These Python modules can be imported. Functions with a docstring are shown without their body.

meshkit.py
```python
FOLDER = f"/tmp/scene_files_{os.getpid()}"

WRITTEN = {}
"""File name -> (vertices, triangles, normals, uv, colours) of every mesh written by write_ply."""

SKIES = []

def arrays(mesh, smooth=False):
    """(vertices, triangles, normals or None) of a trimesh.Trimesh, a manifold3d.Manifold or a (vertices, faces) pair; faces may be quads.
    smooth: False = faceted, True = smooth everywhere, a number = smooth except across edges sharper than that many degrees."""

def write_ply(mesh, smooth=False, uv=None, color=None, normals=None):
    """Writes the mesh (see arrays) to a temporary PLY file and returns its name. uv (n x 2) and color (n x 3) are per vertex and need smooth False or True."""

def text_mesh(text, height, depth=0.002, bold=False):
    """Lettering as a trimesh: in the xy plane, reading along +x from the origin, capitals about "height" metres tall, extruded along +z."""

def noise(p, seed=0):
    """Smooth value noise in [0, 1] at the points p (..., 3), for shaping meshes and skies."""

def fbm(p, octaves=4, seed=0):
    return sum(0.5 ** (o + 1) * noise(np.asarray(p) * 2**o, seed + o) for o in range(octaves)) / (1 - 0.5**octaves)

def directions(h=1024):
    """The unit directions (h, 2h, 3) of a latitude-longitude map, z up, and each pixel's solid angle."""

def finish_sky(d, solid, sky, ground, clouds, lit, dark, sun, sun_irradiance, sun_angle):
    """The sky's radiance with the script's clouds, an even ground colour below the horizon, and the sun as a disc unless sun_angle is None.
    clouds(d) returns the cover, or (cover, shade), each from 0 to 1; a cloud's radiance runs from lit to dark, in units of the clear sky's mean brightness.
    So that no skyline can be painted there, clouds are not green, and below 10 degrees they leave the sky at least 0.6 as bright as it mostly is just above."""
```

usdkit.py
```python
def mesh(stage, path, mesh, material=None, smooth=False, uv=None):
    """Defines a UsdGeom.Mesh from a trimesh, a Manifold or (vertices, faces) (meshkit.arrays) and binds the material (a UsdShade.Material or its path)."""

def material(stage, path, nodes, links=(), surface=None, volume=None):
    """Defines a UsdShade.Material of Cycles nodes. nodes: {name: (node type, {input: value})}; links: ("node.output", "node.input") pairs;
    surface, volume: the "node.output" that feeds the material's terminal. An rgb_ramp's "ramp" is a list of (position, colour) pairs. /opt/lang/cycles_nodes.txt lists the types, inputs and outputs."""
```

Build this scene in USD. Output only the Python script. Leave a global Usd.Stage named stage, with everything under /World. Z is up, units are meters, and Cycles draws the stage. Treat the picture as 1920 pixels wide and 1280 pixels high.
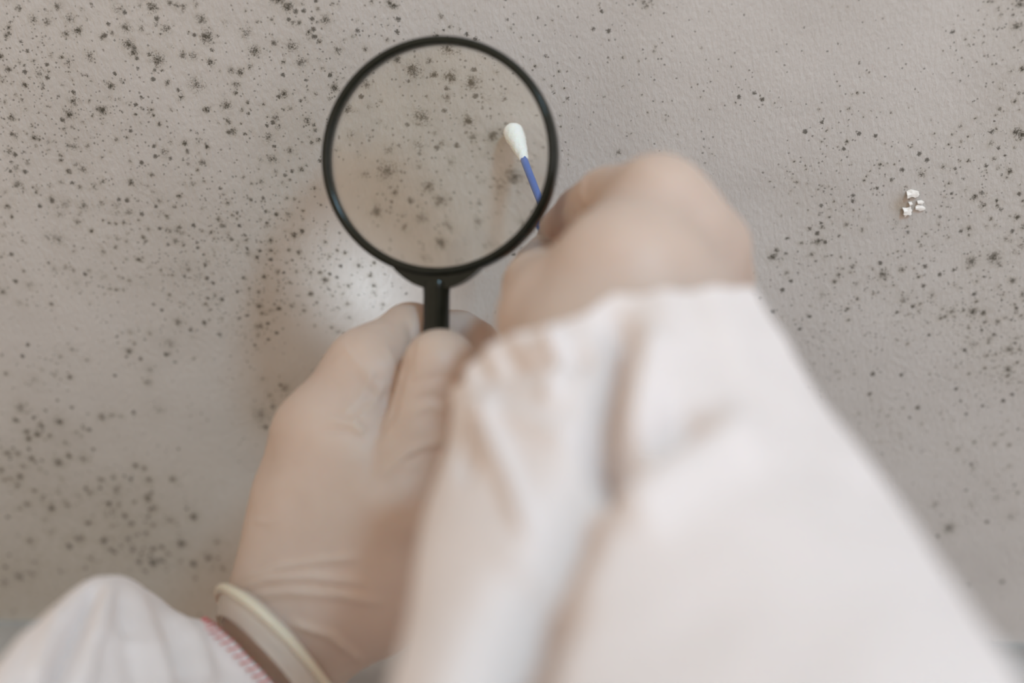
import math, random
import numpy as np
import trimesh
import usdkit, meshkit
from pxr import Usd, UsdGeom, UsdLux, UsdShade, Gf, Sdf, Vt

stage = Usd.Stage.CreateInMemory()
UsdGeom.SetStageUpAxis(stage, UsdGeom.Tokens.z)
UsdGeom.SetStageMetersPerUnit(stage, 1.0)
UsdGeom.Xform.Define(stage, '/World')
stage.SetDefaultPrim(stage.GetPrimAtPath('/World'))
UsdGeom.Scope.Define(stage, '/World/Looks')
random.seed(5)
RNG = np.random.default_rng(5)

# ---------------------------------------------------------------- camera, light, exposure
F_PX = 50.0 / 36.0 * 1920.0
PITCH, YAW = math.radians(28.0), math.radians(2.0)
_r = np.array([math.cos(YAW), math.sin(YAW), 0.0])
_f = np.array([-math.sin(YAW) * math.cos(PITCH), math.cos(YAW) * math.cos(PITCH), -math.sin(PITCH)])
_u = np.cross(_r, _f)
_ray = _f + _u * (640 - 290) / F_PX + _r * (825 - 960) / F_PX
CAM = np.array([0.0, -_ray[1] * 0.572, 0.595])      # the wall is the plane y = 0


def W(p):
    """Sight frame (mm: right, up, towards the photographer) to the room (m)."""
    p = np.asarray(p, float) * 0.001
    return CAM + p[..., 0:1] * _r + p[..., 1:2] * _u - p[..., 2:3] * _f


def P(x, y, z):
    """Point seen at picture position x, y at depth z mm, in the sight frame (mm)."""
    return np.array([(x - 960) / F_PX * z, (640 - y) / F_PX * z, -z])


cam = UsdGeom.Camera.Define(stage, '/World/camera')
_m = Gf.Matrix4d(*[float(v) for v in (*_r, 0, *_u, 0, *(-_f), 0, *CAM, 1)])
cam.AddTransformOp().Set(_m)
cam.CreateFocalLengthAttr(50.0)
cam.CreateHorizontalApertureAttr(36.0)
cam.CreateVerticalApertureAttr(24.0)
cam.CreateClippingRangeAttr(Gf.Vec2f(0.01, 100.0))
cam.CreateFStopAttr(2.9)
cam.CreateFocusDistanceAttr(0.56)
cam.CreateExposureAttr(0.0)

dome = UsdLux.DomeLight.Define(stage, '/World/room_ambient')
dome.CreateIntensityAttr(0.3)
dome.CreateColorAttr(Gf.Vec3f(1.06, 0.85, 0.66))


def aim(xf, pos, target):
    d = np.asarray(target, float) - pos
    d /= np.linalg.norm(d)
    x = np.cross(d, [0, 0, 1.0]); x /= np.linalg.norm(x)
    y = np.cross(x, d)
    xf.AddTransformOp().Set(Gf.Matrix4d(*[float(v) for v in (*x, 0, *y, 0, *(-d), 0, *pos, 1)]))


AIM = W(P(825, 400, 520))
KEY_DIR = np.array([0.36, 0.46, 0.81])              # sight frame: right, up, back
KEY_DIR = KEY_DIR / np.linalg.norm(KEY_DIR)
key = UsdLux.DiskLight.Define(stage, '/World/unseen_cool_lamp')  # out of view behind right, placed to cast the lens and hand shadows
key.CreateRadiusAttr(0.15)
key.CreateIntensityAttr(60.0)
key.CreateColorAttr(Gf.Vec3f(0.70, 1.25, 1.62))
aim(key, AIM + (W(KEY_DIR * 1000.0) - CAM) * 2.2, AIM)

win = UsdLux.RectLight.Define(stage, '/World/unseen_window_light')  # out of view, placed to light the arms and wall from the right
win.CreateWidthAttr(1.6)
win.CreateHeightAttr(1.4)
win.CreateIntensityAttr(2.0)
win.CreateColorAttr(Gf.Vec3f(0.7, 0.75, 0.95))
aim(win, AIM + np.array([1.5, -1.55, 1.0]), AIM)

# added spotlight from the left, in place of light focused by the lens
POOL = W(P(692, 545, 601))
pool = UsdLux.SphereLight.Define(stage, '/World/added_pool_spot')
pool.CreateRadiusAttr(0.02)
pool.CreateIntensityAttr(1550.0)
pool.CreateColorAttr(Gf.Vec3f(0.75, 0.88, 1.0))
_sh = UsdLux.ShapingAPI.Apply(pool.GetPrim())
_sh.CreateShapingConeAngleAttr(2.3)
_sh.CreateShapingConeSoftnessAttr(0.8)
aim(pool, POOL + W(np.array([-300.0, 30.0, 620.0])) - CAM, POOL)

# ---------------------------------------------------------------- helpers
def tag(prim, label=None, category=None, group=None, kind=None):
    for k, v in (('label', label), ('category', category), ('group', group), ('kind', kind)):
        if v:
            prim.SetCustomDataByKey(k, v)
    return prim


_used = {}


def path_for(name, parent='/World'):
    n = _used.get((parent, name), 0)
    _used[(parent, name)] = n + 1
    return f'{parent}/{name}' + (f'_{n:03d}' if n else '')


def thing(name, label, category, group=None, at=(0, 0, 0)):
    x = UsdGeom.Xform.Define(stage, path_for(name))
    x.AddTranslateOp().Set(Gf.Vec3d(*map(float, at)))
    return tag(x.GetPrim(), label, category, group)


def origin_of(parent):
    o = np.zeros(3)
    p = parent
    while p and str(p.GetPath()) not in ('/', '/World'):
        a = p.GetAttribute('xformOp:translate')
        if a:
            o = o + np.array(a.Get())
        p = p.GetParent()
    return o


def part(name, vf, mat, parent=None, smooth=True, label=None, **data):
    """vf: (vertices in room metres, faces) or a trimesh in room metres."""
    pp = str(parent.GetPath()) if parent else '/World'
    v, f, n = meshkit.arrays(vf, smooth)
    if parent:
        v = v - origin_of(parent)
    path = path_for(name, pp)
    m = UsdGeom.Mesh.Define(stage, path)
    m.CreatePointsAttr(Vt.Vec3fArray.FromNumpy(v.astype(np.float32)))
    m.CreateFaceVertexCountsAttr(Vt.IntArray.FromNumpy(np.full(len(f), 3, np.int32)))
    m.CreateFaceVertexIndicesAttr(Vt.IntArray.FromNumpy(f.astype(np.int32).ravel()))
    m.CreateSubdivisionSchemeAttr('none')
    if n is not None:
        m.CreateNormalsAttr(Vt.Vec3fArray.FromNumpy(n.astype(np.float32)))
        m.SetNormalsInterpolation('vertex')
    UsdShade.MaterialBindingAPI.Apply(m.GetPrim()).Bind(mat)
    for k, val in data.items():
        UsdGeom.PrimvarsAPI(m).CreatePrimvar(k, Sdf.ValueTypeNames.FloatArray, 'vertex').Set(Vt.FloatArray.FromNumpy(np.asarray(val, np.float32)))
    p = m.GetPrim()
    if label:
        tag(p, label)
    return p


def surface_net(f, org, h):
    """Closed surface f = 0 of a sampled field (negative inside), vertices and triangles."""
    nx, ny, nz = f.shape
    s = f < 0
    c = np.zeros((nx - 1, ny - 1, nz - 1), np.int8)
    for a, b, d in np.ndindex(2, 2, 2):
        c += s[a:nx - 1 + a, b:ny - 1 + b, d:nz - 1 + d]
    cells = np.argwhere((c > 0) & (c < 8))
    idx = -np.ones(c.shape, np.int64)
    idx[tuple(cells.T)] = np.arange(len(cells))
    acc = np.zeros((len(cells), 3)); cnt = np.zeros(len(cells))
    corners = list(np.ndindex(2, 2, 2))
    for i, p in enumerate(corners):
        for q in corners[i + 1:]:
            if sum(abs(np.subtract(p, q))) != 1:
                continue
            fa = f[tuple((cells + p).T)]; fb = f[tuple((cells + q).T)]
            on = (fa < 0) != (fb < 0)
            t = np.where(on, fa / np.where(on, fa - fb, 1), 0)
            acc += on[:, None] * (np.array(p) + t[:, None] * (np.array(q) - np.array(p)))
            cnt += on
    v = (cells + acc / cnt[:, None]) * h + org
    quads = []
    for ax in range(3):
        b, d = [k for k in range(3) if k != ax]
        sl0 = [slice(None)] * 3; sl1 = [slice(None)] * 3
        sl0[ax] = slice(0, -1); sl1[ax] = slice(1, None)
        e = s[tuple(sl0)] != s[tuple(sl1)]
        at = np.argwhere(e)
        ok = (at[:, b] > 0) & (at[:, d] > 0) & (at[:, b] < f.shape[b] - 1) & (at[:, d] < f.shape[d] - 1)
        at = at[ok]
        def cell(db, dd):
            q = at.copy(); q[:, b] -= db; q[:, d] -= dd
            return idx[tuple(q.T)]
        quad = np.stack([cell(1, 1), cell(0, 1), cell(0, 0), cell(1, 0)], 1)
        inside = s[tuple(at.T)]
        flip = inside if ax != 1 else ~inside
        quad = np.where(flip[:, None], quad, quad[:, ::-1])
        quads.append(quad)
    q = np.vstack(quads)
    return v, np.vstack([q[:, [0, 1, 2]], q[:, [0, 2, 3]]])


def relax(v, f, rounds):
    """Taubin smoothing with every neighbour counted once."""
    from scipy.sparse import coo_matrix, diags
    e = np.vstack([f[:, [0, 1]], f[:, [1, 2]], f[:, [2, 0]]])
    e = np.unique(np.sort(e, 1), axis=0)
    i, j = np.r_[e[:, 0], e[:, 1]], np.r_[e[:, 1], e[:, 0]]
    a = coo_matrix((np.ones(len(i)), (i, j)), shape=(len(v), len(v))).tocsr()
    lap = diags(1.0 / np.maximum(np.asarray(a.sum(1)).ravel(), 1)) @ a
    for k in range(rounds):
        d = lap @ v - v
        v = v + (0.5 * d if k % 2 == 0 else -0.52 * d)
    return v


class Flesh:
    """A body of tapering bones, joined by smooth unions, sampled as a distance field (mm)."""
    def __init__(self):
        self.b, self.held = [], []

    def bone(self, a, b, ra, rb, k=4.0):
        self.b.append((np.asarray(a, float), np.asarray(b, float), ra, rb, k)); return self

    def chain(self, pts, radii, k=4.0, k0=None):
        for i in range(len(pts) - 1):
            self.bone(pts[i], pts[i + 1], radii[i], radii[i + 1], k0 if (i == 0 and k0) else k)
        return self

    def at(self, p):
        d = None
        for a, b, ra, rb, k in self.b:
            ab = b - a
            t = np.clip(((p - a) @ ab) / max(ab @ ab, 1e-9), 0, 1)
            e = np.linalg.norm(p - a - t[..., None] * ab, axis=-1) - (ra + (rb - ra) * t)
            if d is None:
                d = e
            else:
                h = np.clip(0.5 + 0.5 * (d - e) / k, 0, 1)
                d = d + (e - d) * h - k * h * (1 - h)
        return d

    def mesh(self, h, grow=0.0, cut=None):
        pad = 6 if callable(grow) else 6 + 1.5 * max(grow, 0)
        lo = np.min([np.minimum(a - ra, b - rb) for a, b, ra, rb, _ in self.b], 0) - pad
        hi = np.max([np.maximum(a + ra, b + rb) for a, b, ra, rb, _ in self.b], 0) + pad
        n = np.ceil((hi - lo) / h).astype(int) + 1
        ax = [lo[i] + h * np.arange(n[i]) for i in range(3)]
        f = np.empty(n)
        yz = np.stack(np.meshgrid(ax[1], ax[2], indexing='ij'), -1)
        for i0 in range(0, n[0], 8):
            xs = ax[0][i0:i0 + 8]
            g = np.empty((len(xs), n[1], n[2], 3))
            g[..., 0] = xs[:, None, None]; g[..., 1:] = yz[None]
            d = self.at(g) - (grow(g) if callable(grow) else grow)
            for a, b, ra, rb in self.held:           # keep clear of the thing in the grip
                ab = b - a
                t = np.clip(((g - a) @ ab) / (ab @ ab), 0, 1)
                d = np.maximum(d, ra + (rb - ra) * t - np.linalg.norm(g - a - t[..., None] * ab, axis=-1))
            if cut is not None:
                d = np.maximum(d, cut(g))
            f[i0:i0 + 8] = d
        v, t = surface_net(f, lo, h)
        return trimesh.Trimesh(relax(v, t, 6), t, process=False)


def pix(v):
    """Picture position of points of the sight frame, used to lay creases where they belong on a surface."""
    return np.stack([960 + F_PX * v[:, 0] / -v[:, 2], 640 - F_PX * v[:, 1] / -v[:, 2]], 1)


def dist_polyline(q, pts):
    pts = np.asarray(pts, float)
    best = np.full(len(q), 1e9); along = np.zeros(len(q)); tot = 0
    ln = np.linalg.norm(np.diff(pts, axis=0), axis=1)
    for a, b, l in zip(pts[:-1], pts[1:], ln):
        t = np.clip((q - a) @ (b - a) / (l * l), 0, 1)
        d = np.linalg.norm(q - a - t[:, None] * (b - a), axis=1)
        m = d < best
        best[m] = d[m]; along[m] = (tot + t[m] * l) / ln.sum(); tot += l
    return best, along


def crease(v, n, curves):
    """Raise (positive) or sink folds: (polyline, half width px, height mm) on the surface that faces the lens."""
    v = v.copy()
    q = pix(v)
    view = -v / np.linalg.norm(v, axis=1, keepdims=True)
    face = np.clip(((n * view).sum(1) - 0.05) / 0.3, 0, 1)
    for pts, wd, ht in curves:
        d, t = dist_polyline(q, pts)
        v += n * (ht * np.exp(-(d / wd) ** 2) * face * np.clip(np.minimum(t, 1 - t) * 6 + 0.15, 0, 1))[:, None]
    return v


def normals(v, f):
    return meshkit.arrays((v, f), True)[2]


def tube(pts, radii, seg=12, cap=True):
    """Round tube along points (any units)."""
    pts = np.asarray(pts, float); n = len(pts)
    radii = np.broadcast_to(radii, n)
    tan = np.gradient(pts, axis=0); tan /= np.linalg.norm(tan, axis=1, keepdims=True)
    up = np.array([0.3, 0.5, 0.8]); rings = []
    for i in range(n):
        x = np.cross(tan[i], up); x /= np.linalg.norm(x); y = np.cross(tan[i], x); up = -np.cross(tan[i], x) if False else up
        a = np.arange(seg) / seg * 2 * np.pi
        rings.append(pts[i] + radii[i] * (np.cos(a)[:, None] * x + np.sin(a)[:, None] * y))
    v = np.vstack(rings)
    i, j = np.meshgrid(np.arange(n - 1), np.arange(seg), indexing='ij')
    a, b = i * seg + j, i * seg + (j + 1) % seg
    q = np.stack([a, b, b + seg, a + seg], -1).reshape(-1, 4)
    f = np.vstack([q[:, [0, 1, 2]], q[:, [0, 2, 3]]])
    if cap:
        v = np.vstack([v, pts[0], pts[-1]]); k = np.arange(seg); c0, c1 = len(v) - 2, len(v) - 1
        f = np.vstack([f, np.stack([np.full(seg, c0), (k + 1) % seg, k], 1), np.stack([np.full(seg, c1), (n - 1) * seg + k, (n - 1) * seg + (k + 1) % seg], 1)])
    return v, f


def join(*ms):
    vs, fs, n = [], [], 0
    for v, f in ms:
        vs.append(v); fs.append(np.asarray(f) + n); n += len(v)
    return np.vstack(vs), np.vstack(fs)


def mat(name, nodes, links=(), surface='p.BSDF'):
    return usdkit.material(stage, '/World/Looks/' + name, nodes, links, surface=surface)


FLAKES = [([(1700, 358), (1707, 354), (1716, 355), (1723, 358), (1725, 363), (1715, 369), (1708, 367), (1701, 369)], 0.0010),
          ([(1691, 388), (1699, 389), (1707, 385), (1709, 393), (1708, 400), (1702, 401), (1693, 399)], 0.0014),
          ([(1693, 400), (1701, 399), (1700, 403), (1696, 405)], 0.0006),
          ([(1718, 375), (1727, 374), (1733, 378), (1728, 382), (1720, 381)], 0.0005),
          ([(1715, 385), (1724, 383), (1732, 386), (1735, 391), (1724, 394), (1716, 391)], 0.0005),
          ([(1703, 378), (1709, 377), (1711, 382), (1705, 384)], 0.0006)]
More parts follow.
